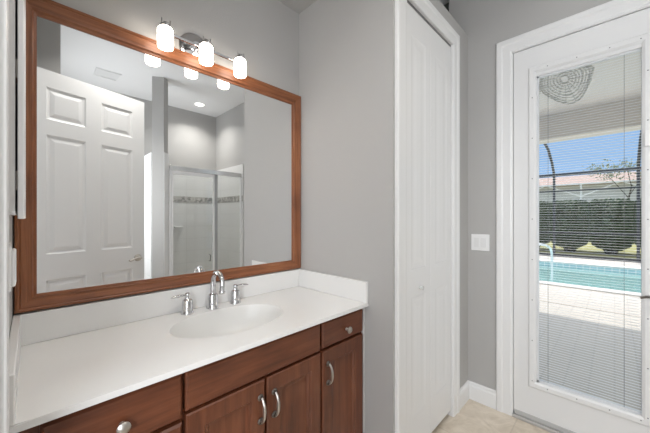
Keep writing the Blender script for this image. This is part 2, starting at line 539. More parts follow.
def baseboard(name, p0, p1, nrm, label):
    bm = bmesh.new()
    prof = [(0, 0), (.016, 0), (.016, .095), (.011, .108), (.011, .118), (.005, .1263), (0, .1263)]
    p0, p1, nrm = Vector((*p0, 0)), Vector((*p1, 0)), Vector((*nrm, 0))
    r = [[bm.verts.new(p + nrm*d + Vector((0, 0, z))) for d, z in prof] for p in (p0, p1)]
    for k in range(len(prof)):
        bm.faces.new((r[0][k], r[0][(k+1) % len(prof)], r[1][(k+1) % len(prof)], r[1][k]))
    bm.faces.new(r[0]); bm.faces.new(r[1])
    struct(name, bm, M['trim'], label, 'baseboard')
baseboard('baseboard_exterior', (XD, YC), (XD, 0.588), (-1, 0), 'white baseboard between the closet and the patio door')
baseboard('baseboard_closet', (2.106, YC), (XD-0.0, YC), (0, -1), 'short white baseboard right of the closet casing')
baseboard('baseboard_exterior_far', (XD, -0.357), (XD, -1.05), (-1, 0), 'white baseboard between the patio door and the shower')
baseboard('baseboard_vanity_end', (XS, YC), (XS, 0.93), (-1, 0), 'short white baseboard at the vanity end wall')

# ------------------------------------------------------------------ exterior door with the blinds between its panes
d1 = thing('door_1', 'white patio door with a full glass insert and raised-slat mini blinds', 'door', (XD, 0.127, 0), kind='structure')
SY0, SY1, SZ0, SZ1 = -0.256, 0.485, 0.040, 2.448
GY0, GY1, GZ0, GZ1 = -0.1037, 0.3583, 0.281, 2.242
bm = bmesh.new()
xs0, xs1 = XD+0.000, XD+0.044
box(bm, xs0, xs1, GY1+0.01, SY1, SZ0, SZ1)
box(bm, xs0, xs1, SY0, GY0-0.01, SZ0, SZ1)
box(bm, xs0, xs1, GY0-0.01, GY1+0.01, SZ0, GZ0-0.01)
box(bm, xs0, xs1, GY0-0.01, GY1+0.01, GZ1+0.01, SZ1)
obj('door_slab', bm, M['door'], d1)
def ring_frame(bm, xa, xb, y0, y1, z0, z1, w, lip=0.004):
    """moulded ring: outer rectangle y0..y1 z0..z1, width w, from xa (door face) to xb (front)"""
    prof = [(0, xa), (0.0, xb+lip), (0.006, xb), (w-0.012, xb), (w-0.006, xb+0.004), (w, xb+0.008), (w, xa)]
    rows = []
    for ins, x in prof:
        rows.append([bm.verts.new((x, y, z)) for y, z in ((y0+ins, z0+ins), (y1-ins, z0+ins), (y1-ins, z1-ins), (y0+ins, z1-ins))])
    for a, b2 in zip(rows, rows[1:]+rows[:1]):
        for k in range(4):
            bm.faces.new((a[k], a[(k+1) % 4], b2[(k+1) % 4], b2[k]))
bm = bmesh.new()
ring_frame(bm, XD+0.001, XD-0.011, GY0-0.042, GY1+0.042, GZ0-0.0445, GZ1+0.073, 0.042)
bm.verts.ensure_lookup_table()
insf = obj('insert_frame', bm, M['door'], d1)
bm = bmesh.new()
ring_frame(bm, XD+0.043, XD+0.055, GY0-0.042, GY1+0.042, GZ0-0.0445, GZ1+0.073, 0.042, -0.004)
obj('outer_insert_frame', bm, M['door'], d1)
# the bright inner spacer just inside the glass, wider at the top where the head rail sits
bm = bmesh.new()
box(bm, XD+0.012, XD+0.032, GY1-0.010, GY1+0.012, GZ0-0.01, GZ1+0.033)
box(bm, XD+0.012, XD+0.032, GY0-0.012, GY0+0.0, GZ0-0.01, GZ1+0.033)
box(bm, XD+0.012, XD+0.032, GY0, GY1, GZ0-0.012, GZ0+0.008)
box(bm, XD+0.012, XD+0.032, GY0, GY1, GZ1, GZ1+0.033)
obj('glass_spacer', bm, M['white_metal'], d1)
obj('glass_pane', B(XD+0.009, XD+0.012, GY0-0.012, GY1+0.012, GZ0-0.012, GZ1+0.033), M['glass'], d1)
obj('glass_pane', B(XD+0.033, XD+0.036, GY0-0.012, GY1+0.012, GZ0-0.012, GZ1+0.033), M['glass'], d1)
bm = bmesh.new()
nsl = 0
z = GZ0+0.014
while z < GZ1-0.004:
    n0 = [(-0.0062, -0.0009), (-0.003, 0.0004), (0, 0.0008), (0.003, 0.0004), (0.0062, -0.0009)]
    a = [bm.verts.new((XD+0.0225+dx, GY0+0.001, z+dz)) for dx, dz in n0]
    c = [bm.verts.new((XD+0.0225+dx, GY1-0.011, z+dz)) for dx, dz in n0]
    for k in range(4):
        bm.faces.new((a[k], a[k+1], c[k+1], c[k]))
    z += 0.0152; nsl += 1
obj('blind_slats', bm, M['slat'], d1, smooth=True)
for y in (GY1-0.058, GY0+0.066):
    bm = bmesh.new(); tube(bm, [(XD+0.0150, y, GZ0), (XD+0.0150, y, GZ1)], 0.0009, n=6)
    obj('blind_cord', bm, M['screw'], d1)
# screws round the insert frame
spots = []
for zz in [0.262+0.02+i*0.262 for i in range(8)]:
    spots += [(GY1+0.021, zz), (GY0-0.021, zz)]
for yy in (0.30, 0.16, 0.02, -0.10):
    spots += [(yy, GZ0-0.022), (yy, GZ1+0.052)]
for yy, zz in spots:
    bm = bmesh.new(); lathe(bm, [(0.0, -0.0015), (0.003, -0.0012), (0.0036, 0.001)], (XD-0.0112, yy, zz), 'X', 8, caps=False)
    obj('screw', bm, M['screw'], insf)
obj('blind_slider', B(XD-0.022, XD-0.008, -0.142, -0.112, 1.715, 1.80, bevel=0.004), M['plate'], d1)
# lever handle on the right stile
bm = bmesh.new()
lathe(bm, [(0.0, -0.012), (0.024, -0.012), (0.031, -0.004), (0.031, 0.0)], (XD, -0.19, 0.93), 'X', 20)
hd = obj('handle_rose', bm, M['nickel'], d1, smooth=True)
bm = bmesh.new()
tube(bm, [(XD-0.010, -0.19, 0.93), (XD-0.05, -0.19, 0.93), (XD-0.062, -0.180, 0.931), (XD-0.062, -0.15, 0.935), (XD-0.060, -0.115, 0.929), (XD-0.056, -0.096, 0.921)],
     [0.010, 0.010, 0.010, 0.008, 0.007, 0.006], n=10)
obj('lever', bm, plain('dark_nickel', (0.22, 0.21, 0.20), 0.3, 1.0), hd, smooth=True)
obj('door_sweep', B(XD-0.004, XD+0.040, SY0+0.004, SY1-0.004, 0.022, 0.052, bevel=0.003), plain('grey_sweep', (0.50, 0.50, 0.49), 0.5), d1)
struct('trim_4', B(XD-0.020, XD+0.16, DY0, DY1-0.006, 0.0, 0.020, bevel=0.004), plain('sill_aluminium', (0.52, 0.51, 0.49), 0.4, 0.3), 'low metal sill under the glass patio door', 'sill')

# ------------------------------------------------------------------ bifold closet door: two leaves
pp_soft = [(0.006, 0.0015), (0.016, 0.0025), (0.030, 0.0025), (0.060, 0.0006)]
d2 = thing('door_2', 'white two-leaf bifold closet door with a tiny round pull', 'door', (1.695, YC+0.03, 0), kind='structure')
DFY = YC+0.004
for x0, x1 in ((1.392, 1.6885), (1.6905, 1.992)):
    bm = bmesh.new()
    W = x1-x0
    panelled(bm, (x0, DFY, 0.045), (1, 0, 0), (0, 0, 1), (0, -1, 0), W, 2.438, 0.032,
             [(0.065, W-0.065, 0.20, 0.86), (0.065, W-0.065, 1.01, 2.29)], pp_soft, edge=0.0)
    leaf = obj('door_leaf', bm, M['door'], d2)
    if x0 < 1.5:
        bm = bmesh.new(); lathe(bm, [(0.008, 0), (0.006, -0.010), (0.012, -0.018), (0.012, -0.024), (0.0, -0.027)], (1.547, DFY, 0.945), 'Y', 16, caps=False)
        obj('pull_knob', bm, plain('white_knob', (0.62, 0.62, 0.61), 0.35), leaf, smooth=True)
obj('track', B(1.39, 1.998, YC+0.006, YC+0.034, 2.490, 2.503), M['screw'], d2)
struct('wall_closet_shade', B(XS+0.1, XD, YC+0.30, YC+0.32, 0, ZA-0.06), M['black'], 'black sheet painted as the shade inside the closet, behind the bifold door', 'wall')  # black sheet gives the closet its shade by colour

# ------------------------------------------------------------------ open six-panel door, seen in the mirror
ang = math.atan2(-0.209, 0.736)
d3 = thing('door_3', 'white six-panel door standing open, seen in the mirror', 'door', (-0.020, -0.017, 0), ang, kind='structure')
W, Hh = 0.83, 2.44
rows = [(0.25, 0.868), (1.062, 1.966), (2.082, 2.325)]
pan = [(a, b2, r0-0.012, r1-0.012) for a, b2 in ((0.11, 0.360), (0.468, 0.722)) for r0, r1 in rows]
bm = bmesh.new()
panelled(bm, (0, 0, 0.012), (1, 0, 0), (0, 0, 1), (0, 1, 0), W, Hh, 0.035, pan, [(0.010, 0.007), (0.022, 0.009), (0.050, 0.002)], both=True, edge=0.002)
slab = obj('door_slab', bm, M['door'], d3, local=True)
for s, y0 in ((1, 0.0), (-1, -0.035)):
    bm = bmesh.new()
    lathe(bm, [(0.033, 0), (0.033, s*0.006), (0.026, s*0.012), (0.013, s*0.016), (0.011, s*0.045)], (0.768, y0, 0.961), 'Y', 20)
    rose = obj('handle_rose', bm, M['nickel'], d3, smooth=True, local=True)
    bm = bmesh.new()
    yy = y0+s*0.045
    tube(bm, [(0.780, yy, 0.961), (0.762, yy+s*0.004, 0.962), (0.735, yy+s*0.004, 0.964), (0.705, yy+s*0.002, 0.952), (0.680, yy, 0.944), (0.668, yy, 0.948)],
         [0.009, 0.011, 0.008, 0.007, 0.009, 0.006], n=10)
    obj('lever', bm, M['nickel'], rose, smooth=True, local=True)
for zz in (0.25, 1.25, 2.2):
    bm = bmesh.new(); lathe(bm, [(0.006, -0.045), (0.006, 0.045)], (-0.004, 0.004, zz), 'Z', 10)
    obj('hinge', bm, M['nickel'], d3, local=True)

# ------------------------------------------------------------------ vanity cabinet
FY = 0.940         # front of the overlay fronts
BYF = 0.966        # face of the face frame
van = thing('vanity_cabinet', 'dark cherry vanity cabinet under the white countertop', 'cabinet', (0.61, 1.23, 0))
bm = bmesh.new()
box(bm, XL+0.003, XL+0.021, BYF+0.02, YM-0.002, 0.10, 0.8695)
box(bm, XS-0.022, XS-0.004, BYF+0.02, YM-0.002, 0.10, 0.8695)
box(bm, XL+0.003, XS-0.004, BYF+0.02, YM-0.002, 0.10, 0.118)
box(bm, XL+0.003, XS-0.004, YM-0.012, YM-0.002, 0.118, 0.8695)
for q in ((XL+0.003, 0.045), (0.303, 0.367), (0.60, 0.665), (0.895, 0.965), (1.20, XS-0.004)):
    box(bm, q[0], q[1], BYF, BYF+0.02, 0.10, 0.8695)
for q in ((0.10, 0.15), (0.68, 0.76), (0.83, 0.8695)):
    box(bm, XL+0.003, XS-0.004, BYF+0.0004, BYF+0.0196, q[0], q[1])
box(bm, XL+0.003, XS-0.004, BYF+0.06, YM-0.002, 0.0, 0.10)
obj('carcass', bm, M['cabZ'], van)
obj('filler_strip', B(XS-0.009, XS-0.001, BYF-0.012, BYF+0.001, 0.0, 0.8695), M['trim'], van)['label'] = 'thin white caulk strip at the right end'
def drawer_front(x0, x1, z0, z1, name='drawer'):
    bm = bmesh.new()
    box(bm, x0, x1, FY, BYF, z0, z1, bevel=0.0)
    fe = [e for e in bm.edges if all(abs(v.co.y-FY) < 1e-5 for v in e.verts)]
    bmesh.ops.bevel(bm, geom=fe, offset=0.007, segments=1, affect='EDGES')
    return obj(name, bm, M['cabX'], van)
def cab_door(x0, x1, z0, z1):
    bm = bmesh.new()
    W, H = x1-x0, z1-z0
    panelled(bm, (x0, FY, z0), (1, 0, 0), (0, 0, 1), (0, -1, 0), W, H, 0.026,
             [(0.058, W-0.058, 0.058, H-0.058)], [(0.003, 0.004), (0.010, 0.005), (0.016, 0.014), (0.024, 0.015)], edge=0.004)
    return obj('door', bm, M['cabZ'], van)
def knob(x, z, par):
    bm = bmesh.new()
    lathe(bm, [(0.0, 0.0), (0.0085, 0.0), (0.0075, -0.003), (0.005, -0.008), (0.0055, -0.012), (0.0135, -0.016), (0.0165, -0.020), (0.0165, -0.023), (0.011, -0.028), (0.0, -0.030)],
          (x, FY, z), 'Y', 22, caps=False)
    k = obj('knob', bm, M['nickel'], par, smooth=True); k['label'] = 'round brushed nickel knob'
def pull(x, zc, par):
    bm = bmesh.new()
    hh = 0.047
    pts, rad = [], []
    for i in range(15):
        t = -1+2*i/14
        y = FY-0.007-0.021*(1-abs(t)**3.2)
        pts.append((x, y, zc+hh*t))
        rad.append(0.0048+0.0022*(1-abs(t)))
    tube(bm, pts, rad, n=10)
    k = obj('pull_handle', bm, M['nickel'], par, smooth=True); k['label'] = 'arched brushed nickel pull'
    for s in (-1, 1):
        bm = bmesh.new()
        lathe(bm, [(0.0125, 0.0), (0.0125, -0.003), (0.0085, -0.006), (0.007, -0.013)], (x, FY, zc+s*(hh-0.003)), 'Y', 16)
        obj('mount', bm, M['pewter'], k, smooth=True)['label'] = 'dark round mounting foot'
d = drawer_front(0.016, 0.330, 0.722, 0.859); knob(0.174, 0.784, d)
d = drawer_front(0.016, 0.330, 0.432, 0.710); knob(0.174, 0.571, d)
d = drawer_front(0.016, 0.330, 0.130, 0.420); knob(0.174, 0.275, d)
drawer_front(0.340, 0.923, 0.737, 0.861, 'false_front')
d = drawer_front(0.935, 1.233, 0.741, 0.861); knob(1.100, 0.790, d)
c = cab_door(0.340, 0.627, 0.130, 0.728); pull(0.606, 0.624, c)
c = cab_door(0.637, 0.923, 0.130, 0.728); pull(0.668, 0.620, c)
c = cab_door(0.935, 1.233, 0.130, 0.729); pull(0.968, 0.622, c)

# ------------------------------------------------------------------ countertop with bowl and splashes
CF = 0.9265
top = thing('countertop', 'white cultured marble countertop with an oval bowl and splashes', 'countertop', (0.61, 1.21, ZCT-0.018))
SC, SA, SB = (0.635, 1.217), 0.252, 0.173
bm = bmesh.new()
x0, x1, y0, y1 = XL+0.001, XS-0.001, CF, YM-0.001
angs = sorted([2*pi*k/72 for k in range(72)] + [math.atan2(yy-SC[1], xx-SC[0]) % (2*pi) for xx in (x0, x1) for yy in (y0, y1)])
inner, outer = [], []
for a in angs:
    dx, dy = cos(a), sin(a)
    r = 1/math.sqrt((dx/SA)**2+(dy/SB)**2)
    inner.append((SC[0]+dx*r, SC[1]+dy*r, r, a))
    tx = ((x1-SC[0])/dx if dx > 0 else (x0-SC[0])/dx) if abs(dx) > 1e-9 else 1e9
    ty = ((y1-SC[1])/dy if dy > 0 else (y0-SC[1])/dy) if abs(dy) > 1e-9 else 1e9
    tt = min(tx, ty)
    outer.append((SC[0]+dx*tt, SC[1]+dy*tt))
n = len(angs)
ro = [bm.verts.new((p[0], p[1], ZCT)) for p in outer]
ri = [bm.verts.new((p[0], p[1], ZCT)) for p in inner]
rb = [bm.verts.new((p[0], p[1], ZCT-0.018)) for p in outer]
for k in range(n):
    j = (k+1) % n
    bm.faces.new((ro[k], ro[j], ri[j], ri[k]))
    bm.faces.new((ro[k], ro[j], rb[j], rb[k]))
fe = [e for e in bm.edges if all(abs(v.co.z-ZCT) < 1e-6 and abs(v.co.y-CF) < 1e-6 for v in e.verts)]
bmesh.ops.bevel(bm, geom=fe, offset=0.006, segments=3, affect='EDGES')
obj('slab', bm, M['counter'], top, smooth=True)
bm = bmesh.new()
prev = None
for s, dz in ((1.0, 0.0), (0.985, -0.006), (0.955, -0.022), (0.90, -0.050), (0.80, -0.085), (0.65, -0.112), (0.45, -0.128), (0.22, -0.134), (0.085, -0.136)):
    cx, cy = SC[0], SC[1]+0.02*(1-s)
    ring = [bm.verts.new((cx+(p[0]-SC[0])*s, cy+(p[1]-SC[1])*s, ZCT+dz)) for p in inner]
    if prev:
        for k in range(n):
            bm.faces.new((prev[k], prev[(k+1) % n], ring[(k+1) % n], ring[k]))
    prev = ring
bm.faces.new(prev)
bas = obj('basin', bm, M['basin'], top, smooth=True, angle=70)
bm = bmesh.new()
lathe(bm, [(0.026, 0.0), (0.026, 0.003), (0.018, 0.004), (0.016, 0.002), (0.0, 0.002)], (SC[0], SC[1]+0.018, ZCT-0.1355), 'Z', 22, caps=False)
obj('drain', bm, M['chrome'], bas, smooth=True)
obj('backsplash', B(XL+0.001, XS-0.001, YM-0.020, YM-0.001, ZCT, 1.0, bevel=0.003), M['counter'], top)
obj('side_splash', B(XS-0.020, XS-0.001, CF, YM-0.020, ZCT, 1.0, bevel=0.003), M['counter'], top)
obj('side_splash', B(XL+0.001, XL+0.020, CF, YM-0.020, ZCT, 1.0, bevel=0.003), M['counter'], top)

# ------------------------------------------------------------------ widespread faucet
fau = thing('faucet', 'chrome gooseneck faucet with two lever handles behind the basin', 'faucet', (0.646, 1.432, ZCT))
bell = [(0.0, 0.0), (0.029, 0.0), (0.029, 0.005), (0.0255, 0.010), (0.0240, 0.018), (0.0238, 0.054), (0.0215, 0.064), (0.0135, 0.070), (0.0110, 0.080)]
bm = bmesh.new()
SX, SYY = 0.646, 1.432
lathe(bm, [(r*1.05, h*1.05) for r, h in bell], (SX, SYY, ZCT), 'Z', 28, caps=False)
sp = obj('spout_base', bm, M['chrome'], fau, smooth=True)
pts = [(SX, SYY, ZCT+0.07), (SX, SYY, ZCT+0.115)]
R = 0.052
for i in range(13):
    a = pi*i/12*1.06
    pts.append((SX, SYY-R+R*cos(a), ZCT+0.128+R*sin(a)))
last = pts[-1]
pts.append((SX, last[1]+0.002, last[2]-0.022))
bm = bmesh.new()
tube(bm, pts, [0.0135]*3+[0.0125]*(len(pts)-5)+[0.0125, 0.0145], n=16)
lathe(bm, [(0.014, 0.006), (0.0155, 0.002), (0.0155, -0.004), (0.013, -0.008)], (SX, pts[-1][1], pts[-1][2]), 'Z', 16)
obj('spout', bm, M['chrome'], fau, smooth=True)
for hx, s in ((0.523, -1), (0.768, 1)):
    bm = bmesh.new()
    lathe(bm, bell + [(0.012, 0.084), (0.0125, 0.090), (0.009, 0.096), (0.0, 0.098)], (hx, 1.432, ZCT), 'Z', 26, caps=False)
    hb = obj('handle_base', bm, M['chrome'], fau, smooth=True)
    bm = bmesh.new()
    tube(bm, [(hx, 1.432, ZCT+0.086), (hx+s*0.020, 1.431, ZCT+0.088), (hx+s*0.040, 1.430, ZCT+0.088), (hx+s*0.058, 1.428, ZCT+0.087), (hx+s*0.074, 1.427, ZCT+0.085)],
         [0.006, 0.006, 0.0095, 0.0075, 0.003], n=12, flat=(Vector((0, 0, 1)), 0.7))
    obj('lever', bm, M['chrome'], hb, smooth=True)

# ------------------------------------------------------------------ framed mirror
mir = thing('wall_mirror', 'large rectangular mirror in a reddish-brown wooden frame', 'mirror', (0.61, YM, 1.0))
FX0, FX1, FZ0, FZ1 = -0.0395, 1.2625, 1.006, 2.143
GX0, GX1, GZ0m, GZ1m = 0.0175, 1.1975, 1.063, 2.0735
prof = [(0.0, 0.0), (0.0, 0.020), (0.05, 0.026), (0.16, 0.028), (0.24, 0.024), (0.30, 0.0255), (0.62, 0.019), (0.78, 0.0185), (0.86, 0.011), (1.0, 0.009), (1.0, 0.0)]
co = [(FX0, FZ0), (FX1, FZ0), (FX1, FZ1), (FX0, FZ1)]
ci = [(GX0, GZ0m), (GX1, GZ0m), (GX1, GZ1m), (GX0, GZ1m)]
for k in range(4):
    j = (k+1) % 4
    bm = bmesh.new()
    rws = []
    for c in (k, j):
        rws.append([bm.verts.new((co[c][0]+(ci[c][0]-co[c][0])*w, YM-0.0005-dd, co[c][1]+(ci[c][1]-co[c][1])*w)) for w, dd in prof])
    for q in range(len(prof)-1):
        bm.faces.new((rws[0][q], rws[0][q+1], rws[1][q+1], rws[1][q]))
    bm.faces.new((rws[0][0], rws[1][0], rws[1][-1], rws[0][-1]))
    bm.faces.new(rws[0]); bm.faces.new(rws[1])
    obj('frame_rail' if k % 2 == 0 else 'frame_stile', bm, M['frameX'] if k % 2 == 0 else M['frameZ'], mir)
obj('mirror_glass', B(GX0-0.004, GX1+0.004, YM-0.006, YM-0.0015, GZ0m-0.004, GZ1m+0.004), M['mirror'], mir)

# ------------------------------------------------------------------ vanity light
vl = thing('vanity_light', 'three-lamp vanity light bar on the wall above the mirror', 'light', (0.598, YM, 2.18))
LX, LY = (0.418, 0.598, 0.777), YM-0.100
bm = bmesh.new()
lathe(bm, [(0.0, -0.024), (0.028, -0.024), (0.036, -0.018), (0.060, -0.014), (0.072, -0.009), (0.078, -0.002), (0.078, 0.0)], (0.585, YM-0.0005, 2.185), 'Y', 36, caps=False)
obj('wall_plate', bm, M['chrome'], vl, smooth=True)
obj('bar', B(0.40, 0.800, YM-0.070, YM-0.058, 2.166, 2.178, bevel=0.002), M['chrome'], vl)
bm = bmesh.new()
tube(bm, [(0.585, YM-0.02, 2.185), (0.585, YM-0.045, 2.182), (0.585, YM-0.062, 2.172)], 0.008, n=10)
obj('bracket', bm, M['chrome'], vl, smooth=True)
for x in LX:
    bm = bmesh.new()
    tube(bm, [(x, YM-0.062, 2.176), (x, YM-0.075, 2.190), (x, LY, 2.196)], 0.005, n=10)
    lathe(bm, [(0.012, 0.0), (0.022, 0.003), (0.022, 0.012), (0.012, 0.016), (0.010, 0.026)], (x, LY, 2.170), 'Z', 20)
    for da in (-0.017, 0.017):
        tube(bm, [(x+da, LY-0.006, 2.178), (x+da, LY-0.006, 2.206)], 0.0025, n=8)
    hol = obj('lamp_holder', bm, M['chrome'], vl, smooth=True)
    bm = bmesh.new()
    lathe(bm, [(0.0, 0.086), (0.022, 0.086), (0.029, 0.082), (0.0315, 0.076), (0.0315, 0.006), (0.030, 0.001), (0.027, 0.0), (0.024, 0.003), (0.026, 0.012), (0.026, 0.072), (0.0, 0.076)], (x, LY, 2.083), 'Z', 28, caps=False)
    obj('lamp_shade', bm, M['shade'], vl, smooth=True)['label'] = 'lit frosted glass cylinder shade'

# ------------------------------------------------------------------ medicine cabinet and plates
med = thing('medicine_cabinet', 'shallow white medicine cabinet with its door ajar, beside the mirror', 'cabinet', (XL, 1.06, 1.345))
obj('body', B(XL+0.0005, -0.0217, 0.885, 1.27, 1.352, 2.10), plain('pale_metal', (0.70, 0.70, 0.69), 0.4), med)
obj('body_rim', B(XL+0.0005, -0.0205, 0.882, 1.273, 1.345, 1.353, bevel=0.001), M['steel'], med)
obj('door', B(-0.0181, -0.0088, 0.880, 1.275, 1.337, 2.11, bevel=0.0015), M['white_metal'], med)
for zz in (1.42, 1.66, 1.95):
    obj('hinge', B(-0.0217, -0.0181, 0.91, 0.95, zz-0.02, zz+0.02), M['nickel'], med)

sw = thing('light_switch', 'white double rocker light switch left of the patio door', 'switch', (XD, 0.692, 1.16))
obj('face_plate', B(XD-0.006, XD-0.0003, 0.632, 0.753, 1.100, 1.219, bevel=0.0025), M['plate'], sw)
for yc in (0.715, 0.669):
    bm = bmesh.new()
    box(bm, XD-0.0095, XD-0.005, yc-0.0165, yc+0.0165, 1.127, 1.193, bevel=0.0015)
    for v in bm.verts:
        if v.co.x < XD-0.007: v.co.x += (v.co.z-1.16)*0.05
    obj('rocker', bm, plain('rocker_white', (0.78, 0.78, 0.775), 0.3), sw)
ol = thing('wall_outlet', 'white outlet cover on the left wall just above the side splash', 'outlet', (XL, 1.14, 1.21))
obj('face_plate', B(XL+0.0003, XL+0.008, 1.10, 1.18, 1.148, 1.268, bevel=0.003), M['plate'], ol)
obj('cover', B(XL+0.007, XL+0.0165, 1.108, 1.172, 1.160, 1.256, bevel=0.004), M['plate'], ol)

# ------------------------------------------------------------------ shower, seen in the mirror
TZ = 2.16
bm = bmesh.new(); box(bm, 1.07, XD, YB, YB+0.012, 0, TZ)
struct('trim_5', bm, M['wtileX'], 'white tiled back wall of the shower', 'wall tile')
bm = bmesh.new(); box(bm, XD-0.012, XD, YB+0.012, -1.055, 0, TZ)
struct('trim_6', bm, M['wtileY'], 'white tiled right wall of the shower', 'wall tile')
bm = bmesh.new()
box(bm, 1.21, XD-0.012, YB+0.012, YB+0.017, 1.588, 1.682)
struct('trim_7', bm, M['mosaic'], 'grey mosaic band across the back tile of the shower', 'tile band')
bm = bmesh.new()
box(bm, XD-0.017, XD-0.012, YB+0.017, -1.06, 1.588, 1.682)
struct('trim_8', bm, M['mosaic'], 'grey mosaic band along the right tile of the shower', 'tile band')
bm = bmesh.new(); prism(bm, [(1.07, -1.107), (1.182, -1.031), (1.252, -1.105), (1.150, -1.190)], 0, ZC)
struct('wall_post', bm, M['wall'], 'slim grey angled post rising to the ceiling by the shower', 'post')
bm = bmesh.new(); box(bm, 1.070, 1.20, YB+0.012, -1.150, 0, TZ)
struct('wall_shower_partition', bm, M['wtileY'], 'white tiled partition wall left of the shower glass', 'wall')
bm = bmesh.new(); prism(bm, [(1.186, -1.029), (1.264, -1.108), (1.259, -1.113), (1.181, -1.034)], 0, TZ)
struct('trim_9', bm, M['trim'], 'white tile edge beside the grey post at the shower', 'wall tile')
sh = thing('shower_enclosure', 'framed glass shower door and side pane, seen in the mirror', 'shower', (1.78, -1.10, 0))
SY = -1.10
bm = bmesh.new()
box(bm, 1.262, XD-0.014, SY-0.020, SY+0.024, 1.955, 2.015, bevel=0.004)
obj('header', bm, M['steel'], sh)
obj('curb', B(1.262, XD-0.014, SY-0.06, SY+0.05, 0.0, 0.09, bevel=0.004), M['wtileX'], sh)
obj('jamb', B(1.262, 1.282, SY-0.018, SY+0.018, 0.09, 1.955), M['white_metal'], sh)
obj('jamb', B(1.862, 1.905, SY-0.018, SY+0.018, 0.09, 1.955, bevel=0.003), plain('grey_aluminium', (0.42, 0.42, 0.42), 0.4, 0.5), sh)
obj('jamb', B(XD-0.032, XD-0.014, SY-0.018, SY+0.018, 0.09, 1.955), M['white_metal'], sh)
bm = bmesh.new()
yA, yB = SY+0.004, SY+0.022
box(bm, 1.284, 1.306, yA, yB, 0.10, 1.945); box(bm, 1.832, 1.858, yA, yB, 0.10, 1.945)
box(bm, 1.306, 1.832, yA, yB, 0.10, 0.125); box(bm, 1.306, 1.832, yA, yB, 1.905, 1.945)
dr = obj('shower_door', bm, M['white_metal'], sh)
obj('glass_pane', B(1.306, 1.832, yA+0.006, yA+0.012, 0.125, 1.905), M['sglass'], dr)
bm = bmesh.new(); tube(bm, [(1.782, yB, 0.82), (1.782, yB+0.035, 0.815), (1.782, yB+0.035, 0.735), (1.782, yB, 0.73)], 0.008, n=8)
obj('handle', bm, M['screw'], dr, smooth=True)
obj('glass_pane', B(1.905, XD-0.032, SY-0.004, SY+0.004, 0.09, 1.955), M['sglass'], sh)
obj('soap_dish', B(1.60, 1.72, YB+0.012, YB+0.09, 1.18, 1.20, bevel=0.004), M['plate'], None)
so = bpy.data.objects['soap_dish']; tag(so, 'small white soap shelf on the back tile inside the shower', 'shelf')

# ------------------------------------------------------------------ ceiling fittings
def downlight(x, y, label, power=1.0):
    o = thing('recessed_light', label, 'light', (x, y, ZC))
    bm = bmesh.new(); lathe(bm, [(0.066, 0.0), (0.066, -0.004), (0.086, -0.006), (0.092, -0.001), (0.092, 0.0)], (x, y, ZC-0.0002), 'Z', 32, caps=False)
    obj('trim_ring', bm, M['trim'], o, smooth=True)
    bm = bmesh.new(); lathe(bm, [(0.0, -0.003), (0.066, -0.003), (0.066, 0.0)], (x, y, ZC-0.0002), 'Z', 32, caps=False)
    obj('lamp_lens', bm, M['lamp'], o)
    l = area('downlight_beam', (x, y, ZC-0.012), (0, 0, -1), 0.13, 0.13, DOWNLIGHT_POWER*power, (1.0, 0.97, 0.93), 'DISK')
    l.data.spread = radians(125)
    return o
downlight(1.855, -1.60, 'round recessed ceiling light above the shower, seen in the mirror', 1.1)
downlight(1.70, 0.15, 'added round recessed ceiling light, out of view in front of the closet and patio door', 0.15)  # unseen lamp added to light the passage
downlight(0.62, 0.10, 'added round recessed ceiling light, out of view in front of the vanity', 1.25)  # unseen lamp added to brighten the vanity
vt = thing('ceiling_vent', 'white rectangular ceiling vent above the open door, seen in the mirror', 'vent', (0.67, -1.45, ZC))
bm = bmesh.new()
for a in ((0.545, 0.795, -1.565, -1.545), (0.545, 0.795, -1.345, -1.325), (0.545, 0.565, -1.545, -1.345), (0.775, 0.795, -1.545, -1.345)):
    box(bm, *a, ZC-0.010, ZC-0.0003)
obj('vent_frame', bm, M['trim'], vt)
bm = bmesh.new()
for k in range(9):
    y = -1.535+k*0.0225
    box(bm, 0.565, 0.775, y, y+0.0205, ZC-0.007, ZC-0.003)
obj('louvres', bm, M['trim'], vt)

# ------------------------------------------------------------------ outside: lanai, deck, pool
GZ = -0.03
struct('floor_lanai', B(XD+T, 5.90, -7, 7.5, GZ-0.1, GZ), M['slab'], 'beige paved floor of the shaded patio outside', 'patio')
PX0, PX1, PYa, PYb = 7.65, 11.30, -3.6, 4.6
bm = bmesh.new()
box(bm, 5.90, PX0, -7, 7.5, GZ-0.1, GZ+0.004); box(bm, PX1, 13.2, -7, 7.5, GZ-0.1, GZ+0.004)
box(bm, PX0, PX1, -7, PYa, GZ-0.1, GZ+0.004); box(bm, PX0, PX1, PYb, 7.5, GZ-0.1, GZ+0.004)
struct('floor_deck', bm, M['deck'], 'cream paved deck around the swimming pool', 'deck')
struct('ceiling_lanai', B(XD+T, 5.95, -7, 7.5, 2.93, 3.05), M['lanai_ceiling'], 'pale patio ceiling seen at the top of the door glass', 'ceiling')
struct('trim_10', B(5.62, 5.95, -7, 7.5, 2.55, 2.93), M['lanai'], 'beige roof beam along the edge of the patio', 'beam')
struct('roof_lanai', B(XD+T, 6.25, -7, 7.5, 3.05, 3.20), M['roof'], 'roof over the patio', 'roof')
struct('wall_house_outside', B(XD+T, XD+T+0.02, YB-5, -0.50, GZ, 3.0), M['lanai'], 'outside face of the house wall by the patio', 'wall')
